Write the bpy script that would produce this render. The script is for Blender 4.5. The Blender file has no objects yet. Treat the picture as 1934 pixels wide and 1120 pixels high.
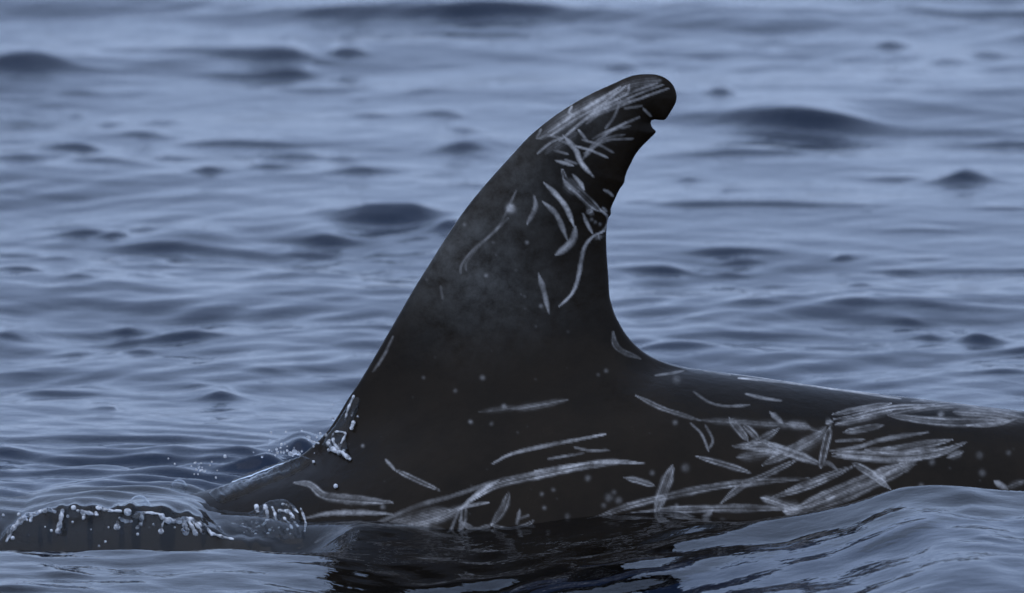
import bpy, math, random
import numpy as np
from mathutils import Vector

S = bpy.context.scene
COL = S.collection
rng = np.random.default_rng(11)
random.seed(5)

# ------------------------------------------------------------------ camera
PW, PH, SC = 1934.0, 1120.0, 1333.0            # photo size, photo pixels per metre at the dolphin
CAM = np.array([0.0, -14.0, 2.2])
TGT = np.array([0.0, 0.0, 0.29])
FWD = (TGT - CAM) / np.linalg.norm(TGT - CAM)
RGT = np.array([1.0, 0.0, 0.0])
UPV = np.cross(RGT, FWD)
DIST = float(np.linalg.norm(TGT - CAM))
FPX = SC * DIST
cam_d = bpy.data.cameras.new("camera")
cam_d.sensor_width = 36.0
cam_d.lens = 36.0 * FPX / PW
cam_d.clip_start = 0.5
cam_d.clip_end = 20000.0
cam_d.dof.use_dof = True
cam_d.dof.focus_distance = DIST - 0.22
cam_d.dof.aperture_fstop = 9.0
cam = bpy.data.objects.new("camera", cam_d)
COL.objects.link(cam)
cam.location = Vector(CAM)
cam.rotation_euler = Vector(FWD).to_track_quat('-Z', 'Y').to_euler()
S.camera = cam

# ------------------------------------------------------------------ sky and light (overcast)
SUN_EL, SUN_AZ = math.radians(58), math.radians(-150)    # veiled, high behind the camera's left shoulder
W = bpy.data.worlds.new("World"); S.world = W; W.use_nodes = True
nt = W.node_tree
for n in list(nt.nodes): nt.nodes.remove(n)
sky = nt.nodes.new('ShaderNodeTexSky'); sky.sky_type = 'NISHITA'; sky.sun_disc = False
sky.sun_elevation = SUN_EL; sky.sun_rotation = SUN_AZ
sky.air_density = 1.0; sky.dust_density = 0.6; sky.ozone_density = 2.0
deck = nt.nodes.new('ShaderNodeMix'); deck.data_type = 'RGBA'            # a closed, even cloud deck in front of the clear sky
deck.inputs[0].default_value = 0.88; deck.inputs[7].default_value = (5.0, 6.6, 10.2, 1)
bg = nt.nodes.new('ShaderNodeBackground'); bg.inputs['Strength'].default_value = 0.10
wo = nt.nodes.new('ShaderNodeOutputWorld')
nt.links.new(sky.outputs[0], deck.inputs[6]); nt.links.new(deck.outputs[2], bg.inputs[0]); nt.links.new(bg.outputs[0], wo.inputs[0])
sun_d = bpy.data.lights.new("sun", 'SUN'); sun_d.energy = 0.7; sun_d.angle = math.radians(100)
sun_d.color = (1.0, 0.93, 0.84)
sun = bpy.data.objects.new("sun", sun_d); COL.objects.link(sun)
sdir = Vector((math.sin(SUN_AZ) * math.cos(SUN_EL), math.cos(SUN_AZ) * math.cos(SUN_EL), math.sin(SUN_EL)))
sun.rotation_euler = sdir.to_track_quat('Z', 'Y').to_euler()
S.view_settings.view_transform = 'Standard'; S.view_settings.look = 'None'
S.view_settings.gamma = 1.0; S.view_settings.exposure = 0.0
S.view_settings.use_curve_mapping = False
S.render.engine = 'CYCLES'
S.cycles.use_denoising = True
S.cycles.max_bounces = 10; S.cycles.transmission_bounces = 8
S.cycles.caustics_reflective = True; S.cycles.caustics_refractive = True

# ------------------------------------------------------------------ pixel <-> place
def ray(px, py):
    return FWD * FPX + RGT * (px - PW / 2) - UPV * (py - PH / 2)
def at_y(px, py, y=0.0):
    d = ray(px, py); t = (y - CAM[1]) / d[1]
    return CAM + d * t
def at_z(px, py, z=0.0):
    d = ray(px, py); t = (z - CAM[2]) / d[2]
    return CAM + d * t
def project(P):
    q = P - CAM
    w = q @ FWD
    return PW / 2 + FPX * (q @ RGT) / w, PH / 2 - FPX * (q @ UPV) / w
def spl(xs, ys):
    """smooth (monotone-ish cubic) interpolation through points"""
    xs = np.asarray(xs, float); ys = np.asarray(ys, float)
    m = np.gradient(ys, xs)
    def f(x):
        x = np.clip(np.asarray(x, float), xs[0], xs[-1])
        i = np.clip(np.searchsorted(xs, x) - 1, 0, len(xs) - 2)
        h = xs[i + 1] - xs[i]; t = (x - xs[i]) / h
        return ((2*t**3 - 3*t**2 + 1) * ys[i] + (t**3 - 2*t**2 + t) * h * m[i]
                + (-2*t**3 + 3*t**2) * ys[i + 1] + (t**3 - t**2) * h * m[i + 1])
    return f
def sstep(a, b, x):
    t = np.clip((x - a) / (b - a), 0, 1); return t * t * (3 - 2 * t)
def X(px): return (px - PW / 2) / SC

def catmull(P, n=14):
    P = np.array(P, float)
    if len(P) == 2: return P[0] + (P[1] - P[0]) * np.linspace(0, 1, n * 2)[:, None]
    Q = np.vstack([2 * P[0] - P[1], P, 2 * P[-1] - P[-2]]); out = []
    for i in range(1, len(Q) - 2):
        t = np.linspace(0, 1, n, endpoint=False)[:, None]
        a, b, c, d = Q[i - 1], Q[i], Q[i + 1], Q[i + 2]
        out.append(0.5 * (2 * b + (c - a) * t + (2 * a - 5 * b + 4 * c - d) * t ** 2 + (3 * b - a - 3 * c + d) * t ** 3))
    return np.vstack(out + [P[-1:]])

# ------------------------------------------------------------------ materials
def mat(name):
    m = bpy.data.materials.new(name); m.use_nodes = True
    b = m.node_tree.nodes['Principled BSDF']
    return m, m.node_tree, b
def set_in(b, **kw):
    for k, v in kw.items():
        b.inputs[k.replace('_', ' ')].default_value = v

def water_material():
    m, t, b = mat("sea_water")
    set_in(b, Base_Color=(0.86, 0.93, 1.0, 1), Roughness=0.03, IOR=1.333)
    b.inputs['Transmission Weight'].default_value = 1.0
    tc = t.nodes.new('ShaderNodeTexCoord')
    n1 = t.nodes.new('ShaderNodeTexNoise'); n1.inputs['Scale'].default_value = 22; n1.inputs['Detail'].default_value = 3
    mp = t.nodes.new('ShaderNodeMapping'); mp.inputs['Scale'].default_value = (0.8, 1.0, 1.0)
    bp = t.nodes.new('ShaderNodeBump'); bp.inputs['Strength'].default_value = 1.0; bp.inputs['Distance'].default_value = 0.0022
    t.links.new(tc.outputs['Object'], mp.inputs[0]); t.links.new(mp.outputs[0], n1.inputs['Vector'])
    t.links.new(n1.outputs['Fac'], bp.inputs['Height']); t.links.new(bp.outputs[0], b.inputs['Normal'])
    return m
def clear_water_material():
    m, t, b = mat("clear_water")
    set_in(b, Base_Color=(0.97, 0.99, 1.0, 1), Roughness=0.0, IOR=1.333)
    b.inputs['Transmission Weight'].default_value = 1.0
    return m
def glint_water_material():  # water whitened in noisy patches, painting in its bright highlights
    m, t, b = mat("glint_water")
    set_in(b, Base_Color=(0.95, 0.97, 1.0, 1), Roughness=0.02, IOR=1.333)
    tc = t.nodes.new('ShaderNodeTexCoord')
    n1 = t.nodes.new('ShaderNodeTexNoise'); n1.inputs['Scale'].default_value = 75; n1.inputs['Detail'].default_value = 3
    ge = t.nodes.new('ShaderNodeNewGeometry')
    t.links.new(ge.outputs['Position'], n1.inputs['Vector'])
    r = t.nodes.new('ShaderNodeMapRange'); r.inputs['From Min'].default_value = 0.42; r.inputs['From Max'].default_value = 0.60
    r.inputs['To Min'].default_value = 1.0; r.inputs['To Max'].default_value = 0.2
    t.links.new(n1.outputs['Fac'], r.inputs['Value']); t.links.new(r.outputs[0], b.inputs['Transmission Weight'])
    n2 = t.nodes.new('ShaderNodeTexNoise'); n2.inputs['Scale'].default_value = 110
    t.links.new(ge.outputs['Position'], n2.inputs['Vector'])
    bp = t.nodes.new('ShaderNodeBump'); bp.inputs['Strength'].default_value = 1.0; bp.inputs['Distance'].default_value = 0.0025
    t.links.new(n2.outputs['Fac'], bp.inputs['Height']); t.links.new(bp.outputs[0], b.inputs['Normal'])
    return m
def deep_material():
    m, t, b = mat("deep_sea")
    set_in(b, Base_Color=(0.012, 0.024, 0.05, 1), Roughness=1.0)
    b.inputs['Specular IOR Level'].default_value = 0.0
    return m
def skin_material():
    m, t, b = mat("dolphin_skin")
    N = t.nodes.new; L = t.links.new
    tc = N('ShaderNodeTexCoord')
    at = N('ShaderNodeAttribute'); at.attribute_name = 'scar_glint'
    bl = N('ShaderNodeAttribute'); bl.attribute_name = 'pale_sheen'
    # pigment mottling
    n1 = N('ShaderNodeTexNoise'); n1.inputs['Scale'].default_value = 9; n1.inputs['Detail'].default_value = 7; n1.inputs['Roughness'].default_value = 0.65
    L(tc.outputs['Object'], n1.inputs['Vector'])
    r1 = N('ShaderNodeValToRGB')
    r1.color_ramp.elements[0].position = 0.3; r1.color_ramp.elements[0].color = (0.0066, 0.0044, 0.0022, 1)
    r1.color_ramp.elements[1].position = 0.75; r1.color_ramp.elements[1].color = (0.0185, 0.0126, 0.0072, 1)
    L(n1.outputs['Fac'], r1.inputs[0])
    # paler skin of the fin, with sky sheen painted into its colour
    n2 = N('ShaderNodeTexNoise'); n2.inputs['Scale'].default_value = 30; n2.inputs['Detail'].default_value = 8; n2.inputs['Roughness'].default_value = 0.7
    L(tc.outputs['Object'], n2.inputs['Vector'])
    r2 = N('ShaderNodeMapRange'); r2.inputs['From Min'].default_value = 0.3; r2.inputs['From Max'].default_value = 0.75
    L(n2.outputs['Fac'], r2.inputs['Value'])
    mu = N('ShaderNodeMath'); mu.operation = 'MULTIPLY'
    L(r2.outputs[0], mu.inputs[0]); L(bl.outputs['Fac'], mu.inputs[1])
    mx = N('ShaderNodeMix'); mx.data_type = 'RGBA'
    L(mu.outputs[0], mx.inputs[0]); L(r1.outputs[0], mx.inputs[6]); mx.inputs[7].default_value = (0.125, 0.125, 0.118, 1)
    # tooth-rake scars and the painted back highlight, grainy
    n3 = N('ShaderNodeTexNoise'); n3.inputs['Scale'].default_value = 140; n3.inputs['Detail'].default_value = 4; n3.inputs['Roughness'].default_value = 0.7
    L(tc.outputs['Object'], n3.inputs['Vector'])
    r3 = N('ShaderNodeMapRange'); r3.inputs['From Min'].default_value = 0.3; r3.inputs['From Max'].default_value = 0.62
    r3.inputs['To Min'].default_value = 0.5; r3.inputs['To Max'].default_value = 1.1
    L(n3.outputs['Fac'], r3.inputs['Value'])
    m3 = N('ShaderNodeMath'); m3.operation = 'MULTIPLY'; m3.use_clamp = True
    L(r3.outputs[0], m3.inputs[0]); L(at.outputs['Fac'], m3.inputs[1])
    n5 = N('ShaderNodeTexNoise'); n5.inputs['Scale'].default_value = 42; n5.inputs['Detail'].default_value = 3
    L(tc.outputs['Object'], n5.inputs['Vector'])
    r5 = N('ShaderNodeMapRange'); r5.inputs['From Min'].default_value = 0.36; r5.inputs['From Max'].default_value = 0.58
    r5.inputs['To Min'].default_value = 0.45; r5.inputs['To Max'].default_value = 1.0
    L(n5.outputs['Fac'], r5.inputs['Value'])
    m5 = N('ShaderNodeMath'); m5.operation = 'MULTIPLY'; m5.use_clamp = True
    L(m3.outputs[0], m5.inputs[0]); L(r5.outputs[0], m5.inputs[1])
    m3 = m5
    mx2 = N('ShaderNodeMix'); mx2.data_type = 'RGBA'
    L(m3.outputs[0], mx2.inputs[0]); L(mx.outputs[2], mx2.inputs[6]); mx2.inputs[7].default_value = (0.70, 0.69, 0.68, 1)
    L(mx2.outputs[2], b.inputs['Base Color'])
    b.inputs['Specular IOR Level'].default_value = 0.10
    ro = N('ShaderNodeMapRange'); ro.inputs['To Min'].default_value = 0.16; ro.inputs['To Max'].default_value = 0.34
    L(n1.outputs['Fac'], ro.inputs['Value']); L(ro.outputs[0], b.inputs['Roughness'])
    # fine relief: pores plus scars and the painted back highlight standing a hair proud
    n4 = N('ShaderNodeTexNoise'); n4.inputs['Scale'].default_value = 60; n4.inputs['Detail'].default_value = 5
    L(tc.outputs['Object'], n4.inputs['Vector'])
    ad = N('ShaderNodeMath'); ad.operation = 'MULTIPLY_ADD'; ad.inputs[1].default_value = 0.5
    L(at.outputs['Fac'], ad.inputs[0]); L(n4.outputs['Fac'], ad.inputs[2])
    bp = N('ShaderNodeBump'); bp.inputs['Strength'].default_value = 0.6; bp.inputs['Distance'].default_value = 0.0016
    L(ad.outputs[0], bp.inputs['Height']); L(bp.outputs[0], b.inputs['Normal'])
    return m
M_SEA, M_CLEAR, M_DEEP, M_SKIN, M_GLINT = water_material(), clear_water_material(), deep_material(), skin_material(), glint_water_material()

def mesh_obj(name, V, F, m, parent=None, smooth=True):
    me = bpy.data.meshes.new(name)
    V = np.asarray(V, np.float32); F = np.asarray(F, np.int32)
    me.vertices.add(len(V)); me.vertices.foreach_set('co', V.ravel())
    k = F.shape[1]
    me.loops.add(F.size); me.loops.foreach_set('vertex_index', F.ravel())
    me.polygons.add(len(F)); me.polygons.foreach_set('loop_start', np.arange(0, F.size, k, dtype=np.int32))
    me.polygons.foreach_set('loop_total', np.full(len(F), k, np.int32))
    me.polygons.foreach_set('use_smooth', np.full(len(F), smooth))
    me.update(calc_edges=True); me.validate()
    me.materials.append(m)
    o = bpy.data.objects.new(name, me); COL.objects.link(o)
    if parent: o.parent = parent
    return o

# ------------------------------------------------------------------ sea surface height
COMP = []
for i in range(140):
    lam = 0.07 * (1.75 / 0.07) ** rng.random()
    th = rng.normal(-math.pi / 2 + 0.25, 0.75)
    k = 2 * math.pi / lam
    s = 0.0108 * (0.6 + 0.8 * rng.random()) * 1.0
    COMP.append((k * math.cos(th), k * math.sin(th), s / k, rng.random() * 6.283, lam))
GROUP = [(rng.normal(0, 1.6), rng.normal(0, 1.6), rng.random() * 6.28) for _ in range(10)]

CHOP = []
for _ in range(26):
    lam = 0.06 * (0.28 / 0.06) ** rng.random(); th = rng.normal(-math.pi / 2, 0.9); k = 6.283 / lam
    CHOP.append((k * math.cos(th), k * math.sin(th), rng.random() * 6.28, 0.017 / k))
WARP = []
for _ in range(16):
    lam = 0.14 * (0.9 / 0.14) ** rng.random(); th = rng.random() * 6.28
    WARP.append((6.283 / lam * math.cos(th), 6.283 / lam * math.sin(th) * 0.6, rng.random() * 6.28, 0.032 * lam, rng.random() * 6.28))

# single wave faces: centre and size in photo pixels (turned into places on the sea), steepness
PATCH = """850,18,1000,34,.30 110,128,270,50,.42 400,106,320,26,.3 450,132,280,24,.36 690,105,170,18,.34 60,52,180,16,.28
40,245,160,15,.3 280,228,110,13,.3 290,257,130,12,.32 500,271,240,18,.34 110,280,120,22,.34 30,307,140,24,.36 200,312,170,30,.38
400,301,130,14,.3 590,297,90,16,.32 660,298,70,16,.36 840,276,170,36,.38 700,325,90,18,.32 860,327,120,22,.34 395,331,80,14,.34
200,352,90,10,.3 650,218,120,10,.3 850,218,120,10,.3 680,188,90,12,.28 340,447,330,48,.42 110,431,100,16,.34 210,425,100,10,.3
590,436,130,26,.34 560,461,130,14,.34 730,405,130,30,.38 830,424,100,24,.34 40,483,190,14,.36 160,497,200,14,.34 550,527,190,34,.4
410,508,110,12,.32 350,497,90,8,.3 170,541,100,12,.28 620,510,80,10,.3 370,632,180,26,.4 240,636,120,14,.32 150,613,110,10,.3
620,624,130,18,.34 10,634,60,18,.34 150,658,100,9,.28 80,732,180,22,.36 370,741,160,26,.38 110,770,90,20,.36 560,700,120,10,.28
1560,218,560,56,.42 1340,287,220,26,.36 1350,181,90,18,.34 1890,106,110,16,.32 1780,119,130,18,.32 1260,76,110,10,.28 1380,118,150,10,.28
1830,16,200,14,.28 1110,118,120,14,.26 1850,337,260,32,.38 1890,266,140,22,.36 1520,356,130,14,.32 1260,386,150,16,.38 1430,391,260,18,.38
1575,401,60,12,.36 1330,466,240,14,.34 1200,496,140,18,.34 1620,479,60,11,.36 1800,498,160,12,.3 1900,495,120,18,.36 1640,537,120,26,.42
1530,553,80,9,.3 1290,579,140,18,.34 1780,591,120,10,.28 1890,580,140,20,.36 1400,632,260,30,.38 1600,591,140,10,.28 1680,633,100,14,.32
1790,639,130,22,.36 1300,660,160,12,.3 1500,660,150,10,.28 1850,700,180,12,.26 200,830,260,26,.36 330,860,300,22,.34 90,860,220,26,.38
480,850,200,16,.34 200,900,300,18,.36 420,890,160,14,.34 60,920,160,12,.3 540,852,200,44,.46 400,884,220,30,.44 250,868,260,26,.4 600,812,120,16,.36
170,1072,110,12,.26 520,1052,150,12,.2 40,1106,190,20,.3 390,1106,140,10,.2 1720,1086,140,26,.32 1850,1062,110,22,.3 1560,1064,140,10,.24
1010,1094,420,26,.22 1400,1050,200,10,.24 1640,1030,160,14,.24 1880,1110,140,16,.28 1280,1100,140,10,.2"""
FACES = []
PATCH += ''.join(' %d,%d,%d,%d,%.2f' % (rng.uniform(-100, 2050), rng.uniform(20, 760), rng.uniform(60, 170), rng.uniform(6, 13), rng.uniform(.2, .36)) for _ in range(90))
for tok in PATCH.split():
    cx, cy, w, h, s = map(float, tok.split(','))
    p = at_z(cx, cy + h / 2, 0.0)
    d = np.linalg.norm(p - CAM)
    wm = w / FPX * d; hm = h / FPX * d
    g = math.asin(CAM[2] / d)
    Lg = hm / (math.sin(g) + s * math.cos(g))
    FACES.append((p[0], p[1], wm * 0.55, Lg, s, rng.normal(0, 0.12)))

WL = spl([-600, 300, 560, 700, 840, 1000, 1100, 1250, 1400, 1480, 1560, 1650, 1740, 1800, 1850, 1934, 2100, 2600],
         [1030, 1036, 1036, 1036, 1024, 1006, 993, 987, 984, 972, 956, 930, 913, 914, 920, 922, 940, 990])
XPX = np.array([-600, -200, 0, 60, 150, 250, 330, 380, 410, 440, 500, 560, 620, 700])
CREST = spl(XPX, [1050, 1045, 1018, 978, 955, 955, 960, 975, 995, 1008, 1015, 1025, 1040, 1045])

PITCH = math.atan2(CAM[2] - TGT[2], -CAM[1])
def ray_z(py, y):
    """height at which the sight line of photo row py passes depth y"""
    return CAM[2] - (y - CAM[1]) * np.tan(PITCH + np.arctan((py - PH / 2) / FPX))
def height(x, y, fine=True):
    x = np.asarray(x, float); y = np.asarray(y, float)
    gmod = np.zeros_like(x)
    for a, b, c in GROUP: gmod += np.sin(a * x + b * y + c)
    gmod = 0.75 + 0.5 * np.tanh(gmod * 0.35)
    z = np.zeros_like(x)
    for kx, ky, A, ph, lam in COMP:
        z += A * np.sin(kx * x + ky * y + ph)
    # calmer right beside the body, where the animal flattens the chop
    near = np.exp(-((y + 0.15) / 0.45) ** 2)
    z *= gmod * (1 - 0.3 * near)
    wx = np.zeros_like(x); wy = np.zeros_like(x)
    for kx, ky, c, A, d in WARP:
        q = kx * x + ky * y + c
        wx += A * np.sin(q); wy += A * np.sin(q * 1.0 + d)
    for px, py, wm, Lg, s, tilt in FACES:
        s = s * 0.78
        u = x - px; m = np.abs(u) < wm * 2.2
        if not m.any(): continue
        fw = min(1.0, Lg / 0.12)
        um = u[m] + wx[m] * 1.2; v = y[m] + wy[m] * fw - py - tilt * um
        env = np.exp(-(um / wm) ** 2 * 1.6) * np.clip((1.0 if wm > 0.12 else 0.85) + (4 if wm > 0.12 else 12) * wy[m], 0.3, 1.35)
        z[m] += s * Lg * env * (np.clip(v / Lg + 0.1, 0, 1.1) ** 1.7 / 1.176 - sstep(0.95 * Lg, 5.5 * Lg, v))
    # water level along the flank
    pxx = x * SC + PW / 2
    mid = sstep(570, 900, pxx) * sstep(1420, 1130, pxx)
    y0 = -0.44 + 0.13 * mid
    zt = ray_z(WL(pxx), y0)
    slope = np.where(pxx < 900, 0.02, 0.05) * (1 - mid)
    far = sstep(1.6, 1.0, np.abs(x))
    fr = np.maximum(y0 - y, 0)
    wgt = np.where(y < y0, sstep(1.3, 0.5, fr), np.exp(-((y - y0) / (0.13 + 0.12 * mid)) ** 2)) * far
    z = z * (1 - 0.25 * wgt) + (zt - slope * fr * sstep(1.6, 0.3, fr)) * wgt
    z -= 0.15 * np.maximum(-0.56 - y, 0) * sstep(-1.6, -0.9, y) * mid * far
    chop = far * sstep(-0.34, -0.5, y) * sstep(-2.2, -1.2, y)
    for kx, ky, c, A in CHOP: z += chop * (1 + 0.9 * mid) * A * np.sin(kx * x + ky * y + c)
    z -= 0.050 * np.exp(-((y + 0.27) / 0.085) ** 2) * sstep(690, 560, pxx) * far
    # bow wave pushed up over the sunken shoulder (steep towards the near side)
    yc = -0.20
    jag = (3.5 * np.sin(pxx * 0.075 + 2 * np.sin(pxx * 0.021)) + 2.5 * np.sin(pxx * 0.19 + 1.5 * np.sin(pxx * 0.05))) * np.exp(-(np.maximum(y - yc, 0) / 0.05) ** 2)
    zc = ray_z(CREST(pxx) + jag, yc)
    lump = 0.008 * np.sin(pxx * 0.031 + 1.3 * np.sin(pxx * 0.012)) + 0.004 * np.sin(pxx * 0.083 + 1.0) + 0.0025 * np.sin(pxx * 0.27 + 2 * np.sin(pxx * 0.06))
    on = sstep(640, 380, pxx) * far
    front = sstep(yc - 0.034 - lump, yc - 0.004 - lump, y)
    back = 1 - sstep(yc, yc + 0.55, y) * 1.0
    rise = np.maximum(zc - z, 0) * on
    z = z + rise * front * back
    # fine crossing chop in the disturbed water behind the bow wave
    dist = np.exp(-((pxx - 300) / 330) ** 2 - ((y - 0.15) / 0.45) ** 2)
    z += dist * (0.0042 * np.sin(38 * x + 21 * y) * np.sin(55 * y - 9 * x + 1) + 0.0026 * np.sin(90 * y + 30 * x + 2 * np.sin(17 * x)))
    return z

def axis(lo, hi, d, grow, end):
    a = list(np.arange(lo, hi, d)); st = d
    r = [a[-1]]
    while r[-1] < end:
        st *= grow; r.append(r[-1] + st)
    l = [a[0]]; st = d
    while l[-1] > -end:
        st *= grow; l.append(l[-1] - st)
    return np.array(l[:0:-1] + a + r[1:])
def build_sea():
    xs = axis(-1.15, 1.15, 0.0052, 1.10, 6000)
    yy = [-0.95]
    while yy[-1] < 11:
        y = yy[-1]
        yy.append(y + (0.0035 if -0.30 < y < -0.14 else 0.0055 if -0.45 < y < 0.0 else 0.0085 if y < 1 else 0.0085 + 0.0022 * (y - 1)))
    st = 0.0085; lo = []
    q = -0.95
    while q > -6000:
        st *= 1.10; q -= st; lo.append(q)
    st = yy[-1] - yy[-2]; hi = []; q = yy[-1]
    while q < 9000:
        st *= 1.10; q += st; hi.append(q)
    ys = np.array(lo[::-1] + yy + hi)
    gx, gy = np.meshgrid(xs, ys)
    dx = np.gradient(xs)[None, :] + 0 * gx; dy = np.gradient(ys)[:, None] + 0 * gy
    res = np.maximum(dx, dy)
    z = np.zeros_like(gx)
    ok = res < 0.16
    z[ok] = height(gx[ok], gy[ok]) * sstep(0.16, 0.05, res[ok])
    V = np.stack([gx.ravel(), gy.ravel(), z.ravel()], 1)
    nx, ny = len(xs), len(ys)
    i = (np.arange(ny - 1)[:, None] * nx + np.arange(nx - 1)[None, :]).ravel()
    F = np.stack([i, i + 1, i + nx + 1, i + nx], 1)
    o = mesh_obj("sea", V, F, M_SEA)
    o["kind"] = "structure"; o["label"] = "rippled grey blue sea surface under an overcast sky"
    print("sea verts", len(V))
    d = mesh_obj("deep_water", [(-6000, -6000, -1.6), (6000, -6000, -1.6), (6000, 9000, -1.6), (-6000, 9000, -1.6)], [(0, 1, 2, 3)], M_DEEP)
    d["kind"] = "structure"; d["label"] = "dark deep water below the sea surface"
build_sea()

# ------------------------------------------------------------------ dolphin body (one continuous surface)
BX = [-1000, -880, -780, -500, -100, 100, 300, 400, 500, 650, 800, 950, 1100, 1250, 1400, 1600, 1800, 1934, 2200, 2600, 3000, 3200]
BY = [1180, 1100, 1065, 1035, 1000, 975, 945, 925, 899, 838, 778, 733, 704, 693, 709, 737, 761, 777, 812, 882, 985, 1040]
ZTOP = spl([X(p) for p in BX], [at_y(p, q)[2] for p, q in zip(BX, BY)])
HB = spl([X(p) for p in [-1000, -960, -880, -700, -400, 0, 500, 900, 1400, 1934, 2400, 2900, 3200]],
         [0.01, 0.08, 0.13, 0.20, 0.265, 0.31, 0.335, 0.34, 0.315, 0.26, 0.18, 0.09, 0.03])
AR = spl([X(p) for p in [-1000, 0, 900, 1500, 1934, 2600, 3200]], [1.0, 0.92, 0.86, 0.82, 0.78, 0.6, 0.45])

OUT = """480,930 540,884 568,866 590,848 607,831 622,812 636,790 655,757 677,724 699,688 721,650 750,600 780,548 810,500 840,452 870,407 900,368 930,333
960,300 1000,257 1040,224 1080,197 1120,175 1160,157 1190,144 1215,140 1240,141 1258,148 1271,160 1278,177 1277,193 1268,209 1259,223
1252,227 1234,226 1229,232 1233,242 1239,249 1226,263 1211,278 1199,294 1192,308 1186,320 1181,333 1179,345 1170,358 1162,375 1154,393
1154,404 1149,412 1146,428 1145,450 1146,480 1149,520 1151,556 1154,570 1160,590 1170,612 1182,635 1198,656 1215,672 1236,685 1262,695
1300,712 1330,760 1300,800 1100,860 800,900 600,920"""
POLY = np.array([at_y(*p)[[0, 2]] for p in catmull([tuple(map(float, t.split(','))) for t in OUT.split()], 3)])

PE = 1.75
KF = spl([X(p) for p in [480, 560, 680, 800, 1080, 1180, 1260, 1330]], [0.008, 0.02, 0.06, 0.085, 0.085, 0.06, 0.02, 0.008])
WIN = spl([X(p) for p in [500, 600, 700, 1150, 1250, 1320]], [0.15, 0.6, 1, 1, 0.6, 0.15])
def poly_sd(P):
    """signed distance to the fin outline, positive inside"""
    n = len(POLY); d2 = np.full(P.shape[0], 1e9); ins = np.zeros(P.shape[0], bool)
    for i in range(n):
        a = POLY[i]; b = POLY[(i + 1) % n]; e = b - a; w = P - a
        t = np.clip((w @ e) / (e @ e), 0, 1)
        q = w - t[:, None] * e
        d2 = np.minimum(d2, (q ** 2).sum(1))
        c = ((a[1] > P[:, 1]) != (b[1] > P[:, 1]))
        with np.errstate(divide='ignore', invalid='ignore'):
            xi = a[0] + (P[:, 1] - a[1]) / (b[1] - a[1]) * e[0]
        ins ^= c & (P[:, 0] < xi)
    d = np.sqrt(d2); return np.where(ins, d, -d)
# fine 2-D table of that distance
TX0, TX1, TZ0, TZ1, TD = -0.46, 0.36, -0.10, 0.66, 0.0016
tx = np.arange(TX0, TX1, TD); tz = np.arange(TZ0, TZ1, TD)
_gx, _gz = np.meshgrid(tx, tz, indexing='ij')
TAB = poly_sd(np.stack([_gx.ravel(), _gz.ravel()], 1)).reshape(_gx.shape)
def fin_sd(x, z):
    u = np.clip((x - TX0) / TD, 0, len(tx) - 1.001); v = np.clip((z - TZ0) / TD, 0, len(tz) - 1.001)
    i = u.astype(int); j = v.astype(int); fu = u - i; fv = v - j
    d = (TAB[i, j] * (1 - fu) * (1 - fv) + TAB[i + 1, j] * fu * (1 - fv) + TAB[i, j + 1] * (1 - fu) * fv + TAB[i + 1, j + 1] * fu * fv)
    ox = np.maximum(np.maximum(TX0 - x, x - TX1), 0); oz = np.maximum(np.maximum(TZ0 - z, z - TZ1), 0)
    return d - np.sqrt(ox ** 2 + oz ** 2)
zq = lambda py: at_y(960, py)[2]
FT = spl([zq(860), zq(700), zq(500), zq(300), zq(140)], [0.046, 0.034, 0.024, 0.016, 0.010])
FL = spl([zq(860), zq(700), zq(500), zq(300), zq(140)], [0.19, 0.155, 0.10, 0.056, 0.028])
def field(x, y, z):
    b = HB(x); a = b * AR(x); zc = ZTOP(x) - b
    r = (np.abs(y / a) ** PE + np.abs((z - zc) / b) ** PE) ** (1 / PE)
    fb = (r - 1) * np.minimum(a, b)
    t = FT(z) * WIN(x); L = FL(z)
    d = fin_sd(x, z)
    s = np.minimum(d / L, 1.0)
    G = (y / t) ** 2 + (1 - s) ** 2 - 1
    gr = np.sqrt((2 * y / t ** 2) ** 2 + (2 * (1 - s) / L) ** 2)
    ff = G / np.maximum(gr, 0.5 / L)
    ff = np.maximum(ff, np.where(d < 0, -d * 0.9, -9))
    k = KF(x)
    h = np.clip(0.5 + 0.5 * (fb - ff) / k, 0, 1)
    return fb * (1 - h) + ff * h - k * h * (1 - h)

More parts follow.
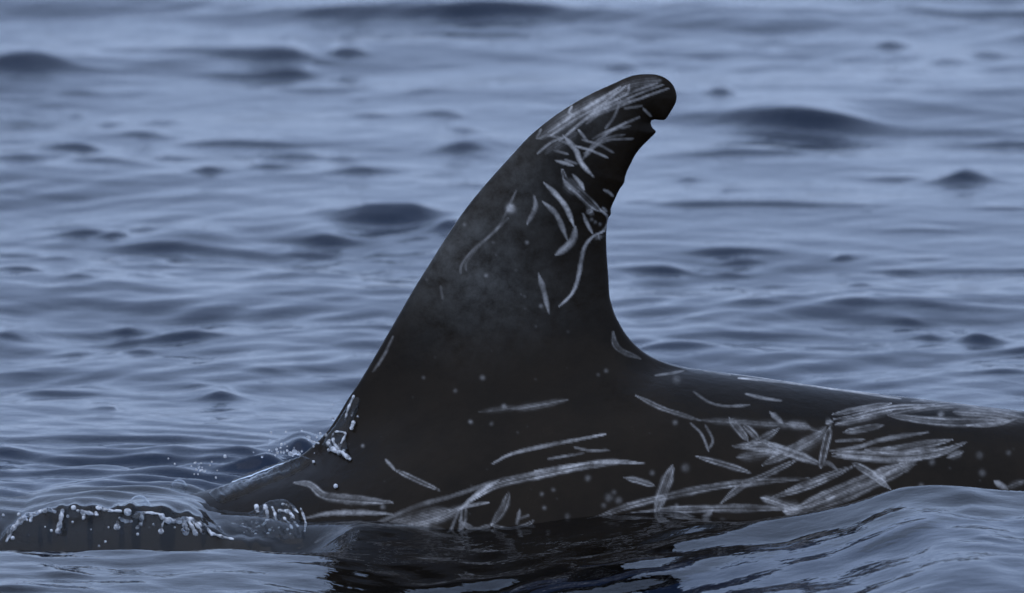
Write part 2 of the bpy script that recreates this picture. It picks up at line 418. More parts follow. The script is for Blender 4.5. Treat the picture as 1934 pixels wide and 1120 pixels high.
def surface_nets(xs, ys, zs, slab=48):
    nx, ny, nz = len(xs), len(ys), len(zs)
    ids, pos, quads = [], [], []
    cid = lambda i, j, k: (i.astype(np.int64) * ny + j) * nz + k
    for i0 in range(0, nx - 1, slab):
        i1 = min(i0 + slab, nx - 1)
        gx, gy, gz = np.meshgrid(xs[i0:i1 + 1], ys, zs, indexing='ij')
        # x-z parts are cheap to share, so evaluate on the full block at once
        Fv = field_block(xs[i0:i1 + 1], ys, zs)
        In = Fv < 0
        c = In.astype(np.int8)
        sm = (c[:-1, :-1, :-1] + c[1:, :-1, :-1] + c[:-1, 1:, :-1] + c[1:, 1:, :-1]
              + c[:-1, :-1, 1:] + c[1:, :-1, 1:] + c[:-1, 1:, 1:] + c[1:, 1:, 1:])
        ci, cj, ck = np.nonzero((sm > 0) & (sm < 8))
        if len(ci) == 0: continue
        acc = np.zeros((len(ci), 3)); cnt = np.zeros(len(ci))
        cor = [(a, b, d) for a in (0, 1) for b in (0, 1) for d in (0, 1)]
        for p in cor:
            for ax in range(3):
                if p[ax]: continue
                q = list(p); q[ax] = 1
                f0 = Fv[ci + p[0], cj + p[1], ck + p[2]]; f1 = Fv[ci + q[0], cj + q[1], ck + q[2]]
                m = (f0 < 0) != (f1 < 0)
                t = np.where(m, f0 / np.where(m, f0 - f1, 1), 0)
                P0 = np.stack([xs[i0 + ci + p[0]], ys[cj + p[1]], zs[ck + p[2]]], 1)
                P1 = np.stack([xs[i0 + ci + q[0]], ys[cj + q[1]], zs[ck + q[2]]], 1)
                acc += np.where(m[:, None], P0 + (P1 - P0) * t[:, None], 0); cnt += m
        ids.append(cid(ci + i0, cj, ck)); pos.append(acc / cnt[:, None])
        for ax in range(3):
            sl0 = [slice(None)] * 3; sl1 = [slice(None)] * 3
            sl0[ax] = slice(0, -1); sl1[ax] = slice(1, None)
            A = In[tuple(sl0)]; B = In[tuple(sl1)]
            i, j, k = np.nonzero(A != B)
            if ax != 0:
                keep = i < (i1 - i0); i, j, k = i[keep], j[keep], k[keep]
            gi = i + i0
            inside = A[i, j, k]
            o = [gi, j, k]
            u, v = [(1, 2), (2, 0), (0, 1)][ax]
            ok = (o[u] >= 1) & (o[v] >= 1)
            o = [q[ok] for q in o]; inside = inside[ok]
            def off(du, dv):
                r = [q.copy() for q in o]; r[u] -= du; r[v] -= dv
                return cid(*r)
            Q = np.stack([off(1, 1), off(0, 1), off(0, 0), off(1, 0)], 1)
            Q[~inside] = Q[~inside][:, ::-1]
            quads.append(Q)
    ids = np.concatenate(ids); pos = np.concatenate(pos); quads = np.concatenate(quads)
    order = np.argsort(ids); ids = ids[order]; pos = pos[order]
    idx = np.searchsorted(ids, quads)
    idx = np.clip(idx, 0, len(ids) - 1)
    good = (ids[idx] == quads).all(1)
    return pos, idx[good]
def field_block(xs, ys, zs):
    xz_x, xz_z = np.meshgrid(xs, zs, indexing='ij')
    b = HB(xs); a = b * AR(xs); zc = ZTOP(xs) - b
    r = (np.abs(ys[None, :, None] / a[:, None, None]) ** PE + np.abs((zs[None, None, :] - zc[:, None, None]) / b[:, None, None]) ** PE) ** (1 / PE)
    fb = (r - 1) * np.minimum(a, b)[:, None, None]
    if xs[-1] < TX0 or xs[0] > TX1: return fb
    d = fin_sd(xz_x, xz_z)[:, None, :]
    t = FT(zs)[None, None, :] * WIN(xs)[:, None, None]; L = FL(zs)[None, None, :]
    s = np.minimum(d / L, 1.0)
    y = ys[None, :, None]
    e = (1 - s)
    G = (y / t) ** 2 + e ** 2 - 1
    gr = np.sqrt((2 * y / t ** 2) ** 2 + (2 * e / L) ** 2)
    ff = G / np.maximum(gr, 0.5 / L)
    ff = np.maximum(ff, np.where(d < 0, -d * 0.9, -9))
    k = KF(xs)[:, None, None]
    h = np.clip(0.5 + 0.5 * (fb - ff) / k, 0, 1)
    return fb * (1 - h) + ff * h - k * h * (1 - h)

def lin(parts):
    a = []
    for lo, hi, d in parts: a += list(np.arange(lo, hi - 1e-9, d))
    a.append(parts[-1][1]); return np.array(a)
D = 0.0018
gx_ = lin([(-1.52, -0.80, 0.02), (-0.80, -0.62, 0.006), (-0.62, 0.78, D), (0.78, 0.9, 0.006), (0.9, 1.72, 0.02)])
gz_ = lin([(-0.75, -0.12, 0.02), (-0.12, -0.06, 0.006), (-0.06, 0.64, D)])
yp = [0.0013]; st = 0.0026
while yp[-1] < 0.34:
    if yp[-1] > 0.045: st = min(st * 1.08, 0.012)
    yp.append(yp[-1] + st)
gy_ = np.array([-v for v in yp[::-1]] + yp)
BV, BF = surface_nets(gx_, gy_, gz_)
for _ in range(2):      # pull the vertices exactly onto the surface
    e = 4e-4
    f0 = field(BV[:, 0], BV[:, 1], BV[:, 2])
    g = np.stack([(field(BV[:, 0] + e, BV[:, 1], BV[:, 2]) - f0) / e, (field(BV[:, 0], BV[:, 1] + e, BV[:, 2]) - f0) / e,
                  (field(BV[:, 0], BV[:, 1], BV[:, 2] + e) - f0) / e], 1)
    step = f0 / np.maximum((g ** 2).sum(1), 0.25)
    BV = BV - np.clip(step, -0.0015, 0.0015)[:, None] * g * 0.8
print("dolphin", len(BV), len(BF))

# ------------------------------------------------------------------ scars and a painted wet highlight, as marks in the skin
# style (s solid, d double line, f fuzzy band), strength, width, points; the long back-ridge stroke paints a highlight
SCARS_GLINT = """
f .30 30 1020,262 1090,215 1180,175
f .22 24 1150,178 1200,160 1250,152
s .50 5 1035,250 1100,207 1172,164
s .45 5 1040,256 1110,212 1180,180 1188,160
s .45 5 1060,264 1120,217 1200,180 1252,160
s .50 5 1068,256 1135,200 1182,162
s .45 4 1090,236 1150,196 1200,172 1242,157
s .40 4 1105,206 1165,173
s .35 4 1100,230 1160,205 1225,180 1262,167
s .30 3 1120,222 1170,196 1215,186
s .35 5 1143,243 1160,220 1172,190
s .35 6 1107,234 1128,217
s .60 4 1080,201 1075,212 1082,217
s .40 4 1022,244 1013,262
s .30 4 1016,262 1035,256 1062,262
s .25 4 1015,290 1040,270 1066,258
f .18 22 1030,290 1060,268 1090,250
s .40 5 1092,245 1101,256 1110,267
s .38 4 1100,264 1130,273 1158,288
s .42 5 1088,276 1118,285 1148,298
s .35 3 1100,302 1125,268 1182,231
s .30 3 1106,296 1138,264 1180,254
s .30 3 1103,290 1145,266 1196,262
s .28 3 1130,256 1170,238 1208,221
s .25 3 1120,262 1150,247 1190,238
s .25 3 1180,205 1212,200
s .25 4 1215,205 1230,220
s .75 10 1064,256 1087,283 1098,308 1120,333
s .45 6 1050,304 1066,308 1083,313
s .30 5 1067,302 1089,309
s .32 5 1046,284 1073,291
s .30 4 1056,265 1077,273
d .75 17 1062,320 1071,345 1092,362 1120,388 1138,400
f .75 20 1066,340 1080,352 1096,362
s .55 8 1082,330 1096,346 1103,358
s .50 6 1140,359 1150,363 1158,371
s .62 10 1027,345 1049,366 1070,393 1084,427
s .68 10 1025,381 1051,406 1071,452
s .95 14 1087,428 1083,450 1070,467 1049,482
s .50 8 1009,370 1011,392 996,423
f .60 16 1108,402 1120,396
s .40 7 1101,404 1110,424 1119,441
s .45 5 1134,396 1147,409 1147,424 1136,440
s .45 7 1138,392 1146,400
s .60 7 1142,436 1120,447 1105,465 1098,490 1092,525 1080,555 1056,579
f .25 16 1130,445 1132,452
s .50 9 1017,517 1027,550 1037,592
s .22 3 975,360 940,430 895,470 872,500 870,516
s .20 3 960,412 905,465 882,495 880,511
d .28 12 1158,626 1162,650 1178,665 1210,677
s .25 3 742,636 722,676 704,702
s .20 3 733,660 715,690
s .18 4 832,540 836,565
f .22 10 905,778 940,774 985,768
f .30 12 966,773 1020,765 1072,755
s .48 7 930,876 965,858 1040,840 1143,820
s .30 4 1085,845 1115,851 1150,850
s .26 5 1035,867 1070,861 1102,856
d .65 15 1217,875 1150,873 1080,885 1020,897 940,917 888,946
s .50 6 1215,875 1140,873 1070,880 1010,890
s .24 8 1015,890 940,908 860,935 790,955 720,985 640,1024
s .55 8 868,962 888,945 912,925 942,907
f .40 18 745,1000 800,988 840,975 884,952
f .35 14 620,1036 690,1012 760,998 820,982
f .28 22 735,988 800,972 850,962
f .25 18 600,1036 650,1010 690,985
s .40 6 850,966 890,955 924,949
s .35 6 868,960 856,990 846,1018
s .35 6 872,962 870,990 866,1012
s .35 6 880,960 878,985 868,1008
f .22 20 720,1010 780,1000 840,1000
s .40 6 728,868 745,886
d .48 10 743,886 790,908 830,926
d .52 18 555,912 585,915 610,935 650,942 742,949
s .46 9 572,980 620,970 680,968 742,971
d .50 15 961,930 951,960 928,992
d .42 12 930,990 900,1001 868,984
d .50 13 928,991 960,1003 990,995 1008,983
s .35 6 976,990 982,963
s .30 5 980,980 999,973
d .55 22 1271,879 1255,920 1238,972
d .55 12 1315,862 1365,876 1418,893
d .50 13 1179,902 1206,908 1237,918
d .45 15 1110,985 1180,958 1272,935 1380,915 1528,903
d .55 16 1184,971 1305,962 1430,960 1494,962
d .42 13 1360,951 1405,915 1440,900 1506,868
s .40 9 1324,983 1346,963
f .55 16 1437,940 1470,950 1506,962
d .42 13 1450,942 1530,917 1612,882
f .75 24 1480,966 1515,958
d .52 22 1492,965 1542,945 1610,915 1712,874
d .38 18 1505,970 1560,952 1630,925 1730,876
d .36 10 1201,747 1247,770 1292,785 1322,794
f .28 13 1320,793 1380,797 1430,800 1505,804 1552,816
s .30 5 1305,800 1325,820 1338,851
s .30 5 1340,847 1346,830 1332,803
d .40 18 1378,790 1398,814 1412,832
d .34 15 1404,802 1420,816 1432,830
d .55 14 1404,845 1442,828 1471,810
d .50 20 1383,843 1430,843 1480,851 1552,878
d .40 16 1435,830 1480,850 1548,874
f .36 18 1392,864 1442,856 1472,855
d .34 20 1440,878 1505,845 1558,812
f .30 26 1500,850 1540,830 1560,806
s .38 10 1455,779 1466,788 1478,799
f .30 14 1485,800 1530,806
d .80 16 1568,806 1557,850 1550,884
s .55 8 1548,882 1563,874 1582,888
f .50 14 1560,800 1572,796
s .26 4 1310,740 1340,760 1372,767 1416,765
s .32 7 1409,744 1442,752 1476,757
s .26 6 1238,709 1268,705 1292,700
d .55 12 1573,783 1620,773 1682,762
d .58 12 1575,792 1611,787 1687,770 1764,765
f .36 14 1578,802 1620,792 1684,777
f .36 15 1676,783 1750,769 1832,767 1940,790
d .45 18 1678,785 1762,795 1832,798 1904,794
s .45 8 1826,803 1880,801 1920,791
f .42 13 1722,758 1785,755 1860,764 1940,778
f .30 26 1800,778 1870,785 1940,796
d .45 13 1592,817 1630,810 1669,803
s .42 7 1578,833 1632,830
s .32 8 1568,852 1621,844 1668,830 1754,816
d .52 18 1634,849 1680,851 1738,842 1798,830
d .52 20 1573,856 1691,862 1773,854 1826,835
s .32 10 1573,862 1632,866 1691,871 1740,868
f .32 12 1789,864 1819,853
d .60 15 1610,874 1644,894 1681,923
f .55 20 1650,892 1672,905
d .46 12 1478,930 1550,903 1612,880
s .34 12 1670,898 1735,867
s .55 10 1878,909 1903,924
f .40 13 1900,922 1936,908
s .75 4 1395,714 1500,724 1600,738 1700,753
s .25 5 1330,700 1380,708
"""
SPOTS = [(965,393,10,1.),(964,394,8,1.),(995,458,5,.4),(918,520,5,.38),(1022,578,5,.3),(877,424,4,.3),(1117,415,4,.8),(1124,420,4,.6),(1133,424,4,.6),
 (889,797,5,.7),(911,713,6,.5),(860,738,5,.3),(800,713,4,.35),(952,768,6,.55),(1130,708,4,.35),(1145,700,5,.3),(685,842,4,.6),(928,800,5,.25),
 (1110,903,7,.4),(1295,884,9,.4),(1400,810,6,.35),(1275,798,6,.4),(1277,717,9,.35),(1232,893,6,.3),(1777,783,7,.6),(1760,873,7,.25),
 (1850,860,8,.28),(1855,893,8,.28),(1740,917,6,.3),(1713,888,5,.3),(1072,975,6,.4),(1028,959,5,.35),(1023,933,5,.35),(1150,940,9,.35),
 (1168,945,8,.35),(1140,955,6,.3),(1160,930,6,.3),(1045,925,5,.25),(723,957,6,.5),(1465,892,5,.3),(1278,955,5,.3),(1365,985,7,.6),(1905,855,6,.3)]
for _ in range(35):
    SPOTS.append((rng.uniform(620, 1930), rng.uniform(780, 1000), rng.uniform(1.6, 3.2), rng.uniform(.04, .16)))
for _ in range(16):
    SPOTS.append((rng.uniform(760, 1140), rng.uniform(420, 780), rng.uniform(2.0, 4.0), rng.uniform(.05, .2)))

def paint(U):
    """scar strength for skin points given in photo pixels"""
    S_ = np.zeros(len(U))
    r2 = np.random.default_rng(3)
    for line in SCARS_GLINT.strip().splitlines():
        p = line.split(); st, inten, w = p[0], float(p[1]), float(p[2])
        C = catmull([tuple(map(float, q.split(','))) for q in p[3:]])
        lo = C.min(0) - w - 4; hi = C.max(0) + w + 4
        m = np.nonzero((U[:, 0] > lo[0]) & (U[:, 0] < hi[0]) & (U[:, 1] > lo[1]) & (U[:, 1] < hi[1]))[0]
        if len(m) == 0: continue
        Q = U[m]
        seg = np.linalg.norm(np.diff(C, axis=0), axis=1); cum = np.r_[0, np.cumsum(seg)]; tot = cum[-1]
        best = np.full(len(Q), 1e9); par = np.zeros(len(Q)); lat = np.zeros(len(Q))
        for i in range(len(C) - 1):
            e = C[i + 1] - C[i]
            t = np.clip(((Q - C[i]) @ e) / max(e @ e, 1e-9), 0, 1)
            d = np.linalg.norm(Q - C[i] - t[:, None] * e, axis=1)
            r_ = Q - C[i]; cr = (e[0] * r_[:, 1] - e[1] * r_[:, 0]) / max(np.linalg.norm(e), 1e-9)
            b = d < best; best[b] = d[b]; lat[b] = cr[b]; par[b] = (cum[i] + t[b] * seg[i]) / tot
        hw = w / 2 * (0.12 + 0.88 * np.clip(4 * par * (1 - par) * 1.25, 0, 1) ** 0.75) * (0.86 if st == 'd' else 0.95)
        ph = r2.random(3) * 6.28
        wob = 1 + 0.10 * np.sin(par * tot * 0.05 + ph[0]) + 0.04 * np.sin(par * tot * 0.21 + ph[1])
        hw = hw * wob
        inten *= min(1, w / 4.6) ** 0.5; hw = np.maximum(hw, 1.5 + 0.8 * np.clip(12 * par * (1 - par), 0, 1))
        fade = 0.72 + 0.2 * np.sin(par * tot * 0.035 + ph[2]) + 0.12 * np.sin(par * tot * 0.11 + ph[0])
        q = best / hw
        if st == 's': v = np.clip(1.35 - q, 0, 1) ** 0.8 * (q < 1.35)
        elif st == 'd':
            v = np.exp(-((q - 0.72) / 0.30) ** 2) + 0.42 * (q < 0.75) * np.clip(1.2 - q, 0, 1)
            v = np.minimum(v, 1)
        else: v = np.exp(-(q / 0.85) ** 2)
        if st != 's': v = v * (0.8 + 0.3 * np.sin(lat * 1.15 + ph[0] + 1.2 * np.sin(par * tot * 0.03 + ph[1])))
        v = v * min(inten * (1.75 if C[:, 1].mean() < 620 else 1.3), 1.0) * fade
        S_[m] = 1 - (1 - S_[m]) * (1 - np.clip(v, 0, 1))
    for cx, cy, r, a in SPOTS:
        m = np.nonzero((np.abs(U[:, 0] - cx) < r * 2) & (np.abs(U[:, 1] - cy) < r * 2))[0]
        if len(m) == 0: continue
        d = np.hypot(U[m, 0] - cx, U[m, 1] - cy) / r
        v = (0.95 if cy < 620 else 0.55) * a * np.exp(-(d / 0.75) ** 2.4)
        S_[m] = 1 - (1 - S_[m]) * (1 - v)
    # fresh dark gouges inside wounds
    for pts, w in (([(1070, 338), (1086, 352), (1108, 372), (1130, 395)], 3.2), ([(1112, 412), (1124, 424), (1136, 428)], 7), ([(1565, 815), (1556, 850), (1552, 878)], 5)):
        C = catmull(pts)
        m = np.nonzero((np.abs(U - C.mean(0)) < 80).all(1))[0]
        if len(m):
            d = np.min(np.hypot(U[m, 0][:, None] - C[:, 0], U[m, 1][:, None] - C[:, 1]), 1)
            S_[m] *= 1 - 0.8 * np.exp(-(d / w) ** 2)
    return S_
ux, uy = project(BV)
near = BV[:, 1] < 0
U = np.stack([ux, uy], 1)
Vm = BV.copy(); Vm[:, 1] *= -1; Vm[:, 0] += 0.03                 # the far flank has marks of its own
mx_, my_ = project(Vm)
scar_glint = np.where(near, paint(U), paint(np.stack([mx_, my_ * 1.01], 1)))
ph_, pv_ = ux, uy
pale_sheen = 1.5 * (0.62 * np.exp(-((ph_ - 870) / 110) ** 2 - ((pv_ - 490) / 130) ** 2) + 0.45 * np.exp(-((ph_ - 980) / 70) ** 2 - ((pv_ - 330) / 110) ** 2)
         + 0.35 * np.exp(-((ph_ - 1100) / 60) ** 2 - ((pv_ - 215) / 50) ** 2) + 0.25 * np.exp(-((ph_ - 1000) / 110) ** 2 - ((pv_ - 560) / 70) ** 2))  # pale fin pigment and painted sky sheen in one mask
dolphin = bpy.data.objects.new("dolphin", None); COL.objects.link(dolphin)
dolphin["label"] = "dark scarred dolphin surfacing with a tall swept back fin above the water"
dolphin["category"] = "dolphin"
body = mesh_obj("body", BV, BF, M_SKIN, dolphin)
me = body.data
if len(me.vertices) == len(BV):
    for nm, arr in (('scar_glint', scar_glint), ('pale_sheen', pale_sheen)):
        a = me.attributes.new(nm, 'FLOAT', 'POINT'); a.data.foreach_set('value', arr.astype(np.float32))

# ------------------------------------------------------------------ running and thrown water
BPX = U[near]; BP = BV[near]
def on_skin(px, py, lift=0.0):
    d = np.hypot(BPX[:, 0] - px, BPX[:, 1] - py)
    c = np.argsort(d)[:12]; c = c[np.argmin(BP[c, 1])]
    p = BP[c].copy(); q = at_y(px, py, p[1] - lift)
    return q
_ty = np.linspace(-1.2, 2.0, 4000)
def on_sea(px, py, lift=0.0):
    d = ray(px, py); t = (_ty - CAM[1]) / d[1]
    P = CAM[None] + d[None] * t[:, None]
    z = height(P[:, 0], P[:, 1])
    i = int(np.argmax(P[:, 2] < z))
    return at_y(px, py, _ty[i] - lift)
def tube(C, R, seg=10):
    """a round, capped, uneven run of water along C"""
    C = np.array(C, float); R = np.array(R, float)
    t = np.gradient(C, axis=0); t /= np.linalg.norm(t, axis=1)[:, None] + 1e-9
    rings = []
    # rounded ends
    n = 4
    pts = []; rad = []; tg = []
    for k in range(n):
        a = math.pi / 2 * (1 - k / n); pts.append(C[0] - t[0] * R[0] * math.sin(a)); rad.append(R[0] * max(math.cos(a), 0.05)); tg.append(t[0])
    for i in range(len(C)): pts.append(C[i]); rad.append(R[i]); tg.append(t[i])
    for k in range(1, n + 1):
        a = math.pi / 2 * k / n; pts.append(C[-1] + t[-1] * R[-1] * math.sin(a)); rad.append(R[-1] * max(math.cos(a), 0.05)); tg.append(t[-1])
    V = []
    for p, r, g in zip(pts, rad, tg):
        u = np.cross(g, (0, 1.0, 0.05)); u /= np.linalg.norm(u) + 1e-9; v = np.cross(g, u)
        for s_ in range(seg):
            a = 6.28318 * s_ / seg; V.append(p + r * (u * math.cos(a) + v * math.sin(a)))
    F = []
    for i in range(len(pts) - 1):
        for s_ in range(seg):
            a = i * seg + s_; b = i * seg + (s_ + 1) % seg
            F.append((a, b, b + seg, a + seg))
    return np.array(V), np.array(F)
def run(name, pts, rad, parent, place, lift=0.0, m=None):
    C2 = catmull(pts, 8); n = len(C2)
    if np.isscalar(rad): rad = [rad] * 2
    R = np.interp(np.linspace(0, 1, n), np.linspace(0, 1, len(rad)), rad) / SC
    R = R * (1 + 0.22 * np.sin(np.linspace(0, n * 0.9, n) + random.random() * 6) + 0.12 * np.sin(np.linspace(0, n * 2.1, n)))
    C3 = np.array([place(p[0], p[1], lift) for p in C2])
    # even out steps along the run
    for _ in range(3): C3[1:-1, 1] = (C3[:-2, 1] + C3[1:-1, 1] + C3[2:, 1]) / 3
    C3[:, 1] -= R * 0.9
    V, F = tube(C3, R)
    return mesh_obj(name, V, F, m or M_GLINT, parent)
def ball_mesh(name, r=1.0, nu=14, nv=9, squash=1.0, half=False):
    V = [(0, 0, squash)]; F = []
    top = math.pi / 2 if half else math.pi
    for j in range(1, nv + (1 if half else 0)):
        a = top * j / nv
        for i in range(nu):
            b = 6.28318 * i / nu
            w = 1 + 0.07 * math.sin(2 * b + j) * math.sin(a)
            V.append((math.sin(a) * math.cos(b) * w, math.sin(a) * math.sin(b), math.cos(a) * squash))
    rows = nv if half else nv - 1
    for j in range(rows - 1):
        for i in range(nu):
            p = 1 + j * nu + i; q = 1 + j * nu + (i + 1) % nu
            F.append((p, p + nu, q + nu, q))
    for i in range(nu): F.append((0, 1 + i, 1 + (i + 1) % nu, 1 + (i + 1) % nu))
    V = np.array(V) * r
    if not half:
        V = np.vstack([V, [[0, 0, -squash * r]]]); e = len(V) - 1; o = 1 + (rows - 1) * nu
        for i in range(nu): F.append((o + (i + 1) % nu, o + i, e, e))
    me = bpy.data.meshes.new(name)
    me.from_pydata([tuple(v) for v in V], [], [tuple(dict.fromkeys(f)) for f in F]); me.update()
    for p in me.polygons: p.use_smooth = True
    me.materials.append(M_GLINT)
    return me
BEAD = ball_mesh("bead"); DROP = ball_mesh("droplet", squash=1.15)
def ball(name, P, r, parent=None, me=None):
    o = bpy.data.objects.new(name, me or BEAD); COL.objects.link(o)
    o.location = Vector(P); o.scale = (r / SC,) * 3
    o.rotation_euler = (random.uniform(-.5, .5), random.uniform(-.5, .5), random.random() * 6)
    if parent: o.parent = parent
    return o
def thing(name, label, cat, group=None):
    o = bpy.data.objects.new(name, None); COL.objects.link(o)
    o["label"] = label; o["category"] = cat
    if group: o["group"] = group
    return o

lip = thing("breaking_wave", "glassy lip of water with hanging drips curling over the dolphin's sunken shoulder", "wave")
for pts, r in (([(12, 1022), (22, 1002), (34, 988), (52, 974), (78, 966)], (2.5, 4.5, 5.5, 4)),
               ([(80, 966), (92, 962), (104, 966)], (4, 3)), ([(146, 964), (165, 968), (184, 972)], (3, 4, 2.5)),
               ([(184, 958), (196, 961), (208, 964), (228, 965)], (4, 3, 2.5)), ([(226, 978), (236, 983), (248, 984)], (3, 4, 2.5)),
               ([(302, 972), (316, 982), (342, 983)], (3.5, 5.5, 5)), ([(345, 978), (362, 980), (380, 992)], (3, 3.5, 2.5)),
               ([(255, 972), (275, 968), (300, 970)], (2, 3, 2)), ([(398, 1006), (415, 1012), (440, 1018)], (2.5, 3, 2))):
    run("rim", pts, r, lip, on_sea)
for pts, r in (([(118, 964), (114, 985), (110, 1003)], (4.5, 4, 4.5, 6)), ([(268, 974), (266, 988), (259, 996)], (4, 4, 3)),
               ([(312, 980), (306, 992), (304, 1004)], (1.6, 1.8, 5.5)), ([(348, 984), (351, 1004)], (4.5, 5, 7.5)),
               ([(354, 980), (364, 996), (371, 1009)], (3.5, 3.5, 5)), ([(366, 986), (378, 998), (384, 1006)], (2.5, 3, 4)),
               ([(378, 984), (392, 998), (400, 1010)], (2, 2.5, 3)), ([(222, 984), (221, 994)], (1.5, 5)),
               ([(60, 972), (58, 983)], (2, 3)), ([(160, 968), (158, 978)], (2, 3.5))):
    run("drip", pts, r, lip, on_sea)
for px, py, r in ((139, 959, 5), (241, 967, 7.5), (306, 974, 5), (16, 1004, 4), (36, 972, 4), (97, 1002, 3), (51, 982, 2.5), (128, 975, 3),
                  (137, 986, 2.5), (155, 971, 2.5), (181, 969, 3.5), (260, 1009, 3), (199, 1023, 2.5), (187, 1031, 2.5), (55, 1010, 2), (282, 996, 2),
                  (6, 973, 3), (24, 1016, 4), (290, 990, 3), (330, 996, 2), (205, 996, 2), (172, 1000, 1.6), (85, 995, 1.6)):
    ball("bead", on_sea(px, py, 0.002), r, lip)
def bubble(px, py, r, label):
    P = on_sea(px, py); me = ball_mesh("bubble", 1.0, 24, 8, half=True)
    inner = [tuple(np.array(v.co) * 0.965) for v in me.vertices]; n = len(me.vertices)
    Vv = [tuple(v.co) for v in me.vertices] + inner
    Ff = [tuple(p.vertices) for p in me.polygons] + [tuple(v + n for v in reversed(p.vertices)) for p in me.polygons]
    m2 = bpy.data.meshes.new("bubble"); m2.from_pydata(Vv, [], Ff); m2.update(); m2.materials.append(M_CLEAR)
    for p in m2.polygons: p.use_smooth = True
    o = bpy.data.objects.new("bubble", m2); COL.objects.link(o); o.location = Vector(P); o.scale = (r / SC, r / SC, r / SC * 0.85)
    o["label"] = label; o["category"] = "bubble"; o["group"] = "bubbles floating behind the wave lip"
bubble(263, 952, 19, "largest clear dome shaped bubble floating just behind the wave lip")
bubble(262, 978, 15, "small clear bubble sitting on the wave lip in front of the largest bubble")
bubble(338, 918, 15, "small clear bubble floating beside the droplets behind the wave lip")

def film(name, poly, thick, parent, seedv=0):
    """a sheet of water clinging to the skin: the skin inside the outline, lifted"""
    Pg = np.array(catmull(poly + [poly[0]], 6))
    px, py = U[:, 0], U[:, 1]
    lo = Pg.min(0); hi = Pg.max(0)
    c = np.nonzero(near & (px > lo[0]) & (px < hi[0]) & (py > lo[1]) & (py < hi[1]))[0]
    ins = np.zeros(len(c), bool); dm = np.full(len(c), 1e9); Q = U[c]
    for i in range(len(Pg) - 1):
        a, b = Pg[i], Pg[i + 1]; e = b - a
        if e @ e < 1e-9: continue
        cr = (a[1] > Q[:, 1]) != (b[1] > Q[:, 1])
        with np.errstate(divide='ignore', invalid='ignore'):
            xi = a[0] + (Q[:, 1] - a[1]) / (b[1] - a[1]) * e[0]
        ins ^= cr & (Q[:, 0] < xi)
        t = np.clip(((Q - a) @ e) / (e @ e), 0, 1); dm = np.minimum(dm, np.linalg.norm(Q - a - t[:, None] * e, axis=1))
    c = c[ins]; dm = dm[ins]
    mask = np.zeros(len(BV), bool); mask[c] = True
    f = BF[mask[BF].all(1)]
    used = np.unique(f); mp = np.full(len(BV), -1); mp[used] = np.arange(len(used))
    dist = np.zeros(len(BV)); dist[c] = dm
    e = 1e-3; P = BV[used]
    g = np.stack([field(P[:, 0] + e, P[:, 1], P[:, 2]) - field(P[:, 0] - e, P[:, 1], P[:, 2]),
                  field(P[:, 0], P[:, 1] + e, P[:, 2]) - field(P[:, 0], P[:, 1] - e, P[:, 2]),
                  field(P[:, 0], P[:, 1], P[:, 2] + e) - field(P[:, 0], P[:, 1], P[:, 2] - e)], 1)
    g /= np.linalg.norm(g, axis=1)[:, None] + 1e-12
    q = U[used]
    nz = (0.35 * np.sin(q[:, 0] * 0.19 + seedv + 1.5 * np.sin(q[:, 1] * 0.11)) + 0.3 * np.sin(q[:, 1] * 0.23 + q[:, 0] * 0.12 + seedv)
          + 0.2 * np.sin(q[:, 0] * 0.43 - q[:, 1] * 0.37))
    h = thick * sstep(0, 9, dist[used]) * (0.85 + 0.45 * nz) - 0.0012 * sstep(5, 0, dist[used])
    return mesh_obj(name, P + g * h[:, None], mp[f], M_CLEAR, parent)

sheet = thing("water_sheet", "thin clear sheet of water with shiny arcs sliding down the dolphin's flank", "water")
film("film", [(402, 1004), (432, 986), (470, 966), (503, 946), (536, 940), (560, 955), (573, 985), (578, 1012), (572, 1034), (480, 1038), (430, 1022)], 0.005, sheet)
film("film", [(390, 930), (450, 903), (520, 878), (572, 860), (592, 872), (560, 896), (520, 912), (480, 930), (420, 952)], 0.006, sheet, 4.0)
for pts, r in (([(440, 908), (480, 893), (520, 878), (560, 866)], (2, 3.5, 2.5, 1.5)), ([(470, 915), (510, 898), (545, 888)], (1.5, 2.5, 1.5)),
               ([(420, 925), (455, 912), (490, 905)], (2, 3, 1.5))):
    run("rivulet", pts, r, sheet, on_skin, 0.0, M_CLEAR)
for pts, r in (([(528, 964), (547, 967), (555, 984), (563, 999)], (3, 4, 3.5, 3)), ([(534, 952), (550, 956), (563, 968)], (2.2, 3, 2)),
               ([(537, 978), (546, 993), (552, 1006)], (2.5, 3, 2.5)), ([(501, 955), (505, 968), (506, 984)], (4, 3, 2)),
               ([(514, 958), (520, 972), (522, 990)], (2, 3, 2)), ([(568, 960), (577, 985), (577, 1010)], (2, 2.5, 2)),
               ([(484, 955), (487, 966)], (4, 3)), ([(440, 1004), (462, 1010), (490, 1014)], (2, 3, 2))):
    run("rivulet", pts, r, sheet, on_skin)
for _ in range(26):
    ball("bead", on_skin(random.gauss(488, 22), random.gauss(1010, 8)), random.uniform(1.6, 3.6), sheet)
for px, py, r in ((502, 961, 6), (485, 959, 5), (503, 982, 4), (505, 994, 5), (512, 996, 4), (486, 998, 4), (510, 1012, 4), (478, 1018, 4)):
    ball("bead", on_skin(px, py), r, sheet)

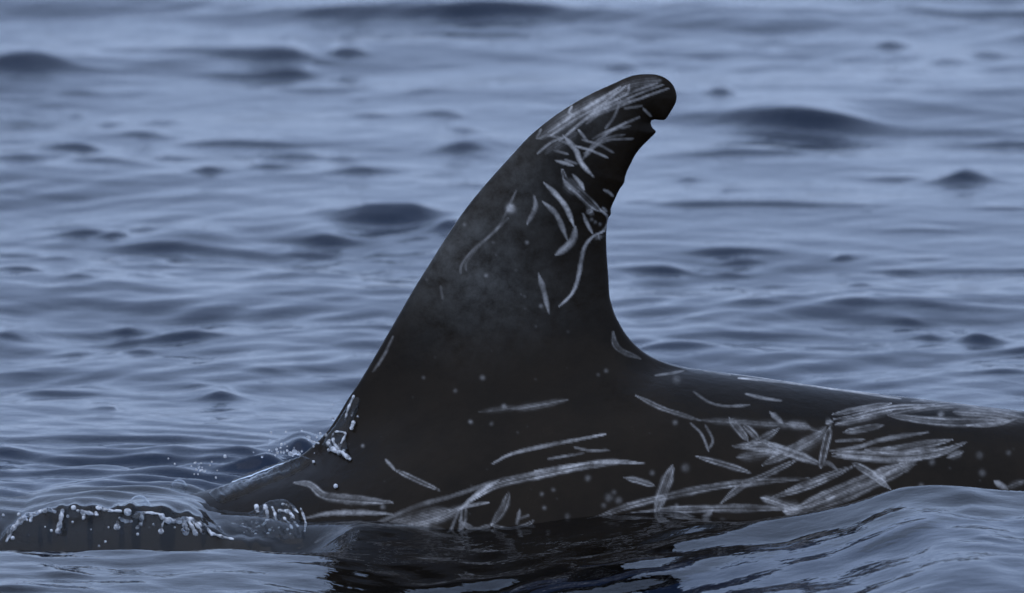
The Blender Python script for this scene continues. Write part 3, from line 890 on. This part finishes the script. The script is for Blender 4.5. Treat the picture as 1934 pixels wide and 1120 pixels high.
cling = thing("clinging_splash", "clear lumps of water clinging to the foot of the fin's leading edge", "splash")
film("film", [(604, 842), (618, 818), (634, 796), (650, 770), (664, 748), (682, 752), (676, 780), (662, 806), (656, 830), (664, 866), (640, 862), (618, 848)], 0.0042, cling, 2.0)
for pts, r in (([(627, 824), (634, 815), (652, 818), (648, 830), (640, 846)], (1.8, 2, 2.5)), ([(628, 824), (632, 838), (640, 848)], (3, 2.5, 4)),
               ([(619, 836), (632, 850), (650, 858), (661, 867)], (3.5, 4.5, 5, 3)), ([(668, 748), (658, 772), (652, 792)], (2, 2.6, 2)),
               ([(675, 768), (668, 772), (664, 785)], (1.8, 2)), ([(668, 796), (664, 808)], (3.5, 3))):
    run("rivulet", pts, r, cling, on_skin)
for px, py, r in ((622, 833, 4), (621, 850, 3.5), (649, 852, 3.5), (661, 866, 3), (676, 787, 3), (669, 752, 2.5), (634, 918, 4.5), (592, 872, 3), (640, 842, 3)):
    ball("bead", on_skin(px, py), r, cling)
run("rivulet", [(580, 826), (588, 833), (602, 837)], (3, 2.2, 1.6), cling, lambda a, b, l: at_y(a, b, -0.01))

spots = [(570, 812, 2.2), (583, 827, 4), (605, 819, 2.6), (616, 822, 3), (592, 843, 2), (629, 792, 3), (512, 817, 2.6), (540, 816, 2), (530, 846, 1.8),
         (548, 857, 4.2), (556, 854, 5), (563, 856, 4), (570, 852, 2.2), (425, 862, 3), (376, 880, 3), (382, 888, 2.4), (400, 872, 1.6), (510, 830, 1.8),
         (628, 764, 1.5), (640, 760, 1.5), (538, 838, 1.6), (330, 876, 1.6), (495, 862, 2.4), (520, 860, 1.8), (536, 854, 2.6), (318, 866, 1.4), (598, 826, 1.8)]
for i in range(26):
    spots.append((random.gauss(545, 28), random.gauss(853, 5), random.uniform(1.0, 2.6)))
for i in range(16):
    spots.append((random.gauss(385, 16), random.gauss(886, 8), random.uniform(1.0, 2.4)))
for px, py, r in spots:
    o = ball("water_droplet", at_y(px, py, random.uniform(-0.02, 0.06)), r, None, DROP)
    by_fin = px > 470
    o["label"] = ("tiny clear water droplet flung up at the foot of the fin's leading edge" if by_fin
                  else "tiny clear water droplet over the dark water between the bubbles and the fin")
    o["category"] = "droplet"; o["group"] = "droplets at the foot of the fin" if by_fin else "droplets behind the wave lip"
